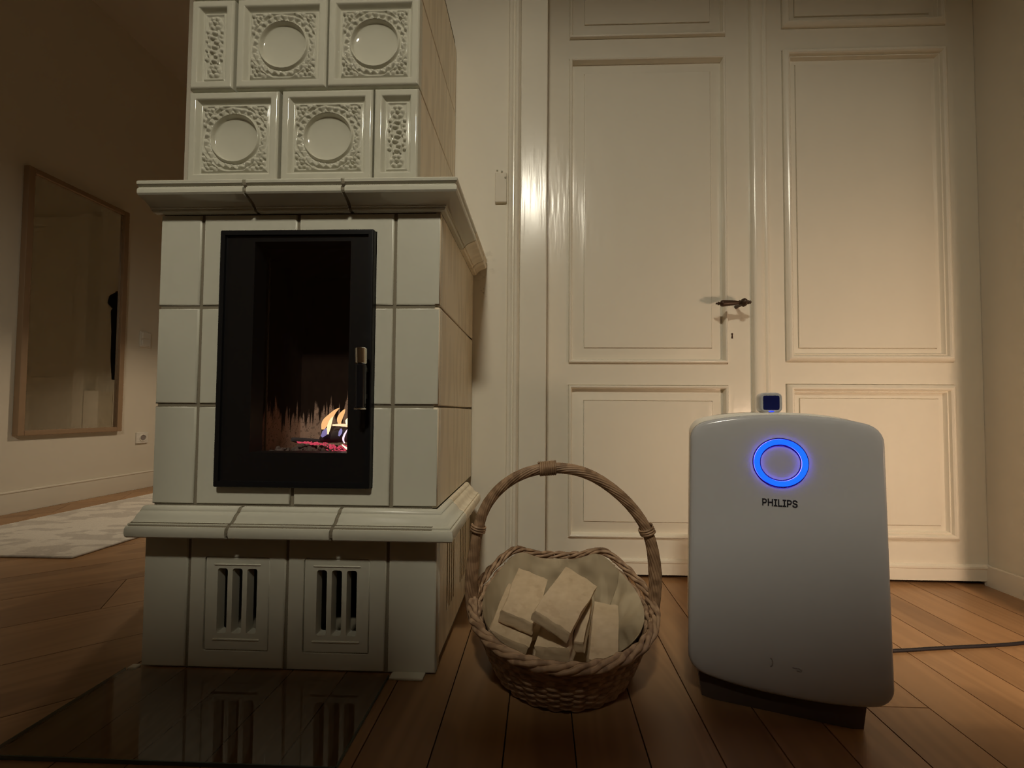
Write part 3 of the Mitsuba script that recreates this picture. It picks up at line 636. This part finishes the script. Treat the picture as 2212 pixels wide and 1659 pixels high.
tx = meshkit.text_mesh('PHILIPS', .0132, .0008, True); w_ = tx.bounds[1, 0] - tx.bounds[0, 0]
tx.apply_scale((.0605/w_, 1, 1)); tx.apply_translation((-tx.bounds[0, 0] - .0375, 0, 0))
apart('lettering', xform(tx, [[1, 0, 0], [0, 0, -1], [0, 1, 0]], (0, -.0002, .4155)), 'm_ink', label='black letters PHILIPS')
a = np.linspace(-1.3, 1.3, 12)
apart('printed_mark', tube(np.stack([-.0275 + .005*np.cos(a), 0*a - .0002, .111 + .0085*np.sin(a)], -1), .0011, 5), 'm_mark', smooth=True, label='small curved printed mark')
apart('printed_mark', tube([(.011, -.0002, .1085), (.022, -.0002, .1085), (.0265, -.0002, .106), (.0255, -.0002, .1035), (.018, -.0002, .1035)], .0009, 5), 'm_mark', smooth=True, label='small flat printed mark')
cub = thing('air_sensor', 'small white rounded cube with a dark blue screen on top of the air purifier', 'sensor')
C0 = np.array([-.0040, .060, .6205])
def cpart(name, mesh, m, smooth=False, **kw): return part(name, xform(mesh, RA, AO), m, cub, smooth, **kw)
def rr2(hw, r, y, n=8):
    pg = sbox(-hw, -hw, hw, hw).buffer(-r).buffer(r, quad_segs=n)
    q = np.array([pg.exterior.interpolate(t, normalized=True).coords[0] for t in np.linspace(0, 1, 64, endpoint=False)])
    return np.stack([C0[0]+q[:, 0], np.full(64, C0[1]+y), C0[2]+q[:, 1]], -1)
cpart('case', loft([rr2(.0190, .009, .036), rr2(.0215, .011, .031), rr2(.0222, .0115, .016), rr2(.0215, .011, .005), rr2(.0205, .0105, .0015), rr2(.0188, .0085, 0), rr2(.0160, .005, .0002)]), 'm_greyed_plastic', smooth=40)
cpart('screen', loft([rr2(.0152, .0035, .001), rr2(.0152, .0035, -.0006), rr2(.0146, .0032, -.0010)]), 'm_screen', smooth=30, label='dark blue screen')
for z, s_ in ((-.0185, .0042), (-.0232, .0028)):
    e = trimesh.creation.icosphere(2, 1.0); e.vertices *= (s_*1.3, .0012, .0016); e.apply_translation(C0 + np.array([0, -.0002, z]))
    cpart('status_light', e, 'm_screen', smooth=True, emit=(.05, .12, 2.2), label='small blue status light')
cp = smoothcurve([(.665, .955, .06), (.70, .985, .012), (.76, .998, .0042), (.888, 1.010, .0042), (1.047, 1.030, .0042), (1.261, 1.058, .0042), (1.45, 1.10, .0042), (1.553, 1.11, .0042)], 90)
one('power_cord', tube(cp, .0040, 8), 'm_cord', 'black power cord running over the floor from the air purifier to the right', 'power cord', smooth=True)

# ------------------------------------------------------------------ lamps and an added blocker that cuts their light (outside the frame)
def disc(pos, r, n, sides=40):
    """Disc facing n."""
    n = np.array(n, float); n /= np.linalg.norm(n); u = np.cross(n, [1, 0, 0] if abs(n[0]) < .8 else [0, 1, 0]); u /= np.linalg.norm(u); v = np.cross(n, u)
    a = np.arange(sides)*2*np.pi/sides
    p = np.asarray(pos) + r*(np.cos(a)[:, None]*u + np.sin(a)[:, None]*v)
    return trimesh.Trimesh(np.vstack([p, [pos]]), [[i, (i+1) % sides, sides] for i in range(sides)], process=False)
x, y, z = CEIL['pos']; r = CEIL['r']
pe = thing('pendant_lamp', 'dark pendant lamp hanging behind the viewpoint, outside the picture', 'lamp')
part('shade', xform(lathe([(.006, .16), (r+.01, .05), (r*2.2, -.065), (r*2.2+.003, -.065), (r+.013, .052), (.006, .165)], 40), np.eye(3), (x, y, z)), 'm_shade', pe, smooth=40)
part('bulb', disc((x, y, z), r, (0, 0, -1)), 'm_white_plastic_b', pe, emit=CEIL['L'], weight=8.0)
part('cable', tube([(x, y, z+.16), (x, y, ZC)], .004, 6), 'm_cord', pe, smooth=True)
x, y, z = BACK['pos']; r = BACK['r']
fl_ = thing('floor_lamp', 'floor lamp hidden behind the tile stove in the left room', 'floor lamp')
part('shade', xform(lathe([(.006, .10), (r+.004, .06), (r*2.0, -.045), (r*2.0+.003, -.045), (r+.007, .062), (.006, .104)], 36), np.eye(3), (x, y, z)), 'm_shade', fl_, smooth=40)
part('bulb', disc((x, y, z), r, (0, 0, -1)), 'm_white_plastic_b', fl_, emit=BACK['L'], weight=4.0)
part('pole', tube(smoothcurve([(x, y, z+.10), (x+.06, y, z+.17), (x+.20, y, z+.10), (x+.24, y, z-.2), (x+.24, y, .02)], 40), .009, 8), 'm_shade', fl_, smooth=True)
part('base', xform(lathe([(.0001, 0), (.13, 0), (.13, .012), (.0001, .02)], 32), np.eye(3), (x+.24, y, .0)), 'm_shade', fl_, smooth=40)
p, q = np.array(READ['pos']), np.array(READ['aim']); dn = (q-p)/np.linalg.norm(q-p)
rl = thing('reading_lamp', 'low reading lamp on the floor at the right, outside the picture, turned to the door', 'reading lamp')
u = np.cross(dn, [0, 0, 1]); u /= np.linalg.norm(u); Rl = np.stack([u, np.cross(dn, u), dn], 1)
part('head', xform(lathe([(.0001, -.06), (.03, -.055), (.074, -.012), (.140, .125), (.143, .125), (.077, -.014), (.0001, -.065)], 28), Rl, p), 'm_shade', rl, smooth=40)
part('pole', tube([p - dn*.09, p - dn*.13, (p[0]+.02, p[1]-.15, .50), (p[0]+.02, p[1]-.15, .02)], .008, 8), 'm_shade', rl, smooth=True)
part('base', xform(lathe([(.0001, 0), (.10, 0), (.10, .012), (.0001, .02)], 32), np.eye(3), (p[0]+.02, p[1]-.15, .0005)), 'm_shade', rl, smooth=40)
part('bulb', disc(p, READ['r'], dn), 'm_white_plastic_b', rl, emit=READ['L'], weight=5.0)
cb = thing('shade_blocker', 'added brown stepped light blocker behind the viewpoint, unseen, shaped to shade the scene', 'light_blocker')  # unseen steps added behind the camera, each sized to shade part of the view
for a, b, h in ((-1.80, -.532, 1.74), (-.530, -.162, 1.53), (-.160, -.002, 1.43), (0, .30, 1.465), (.302, .47, 1.31), (.472, 1.25, 2.45)):
    part('blocker_body', rbox(a, b, -.50, -.13, .0, h, .006), 'm_blocker', cb, smooth=40)
    part('door', rbox(a+.01, b-.01, -.132, -.114, .03, h-.03, .004), 'm_blocker', cb, smooth=40)  # front slab of each added blocker step
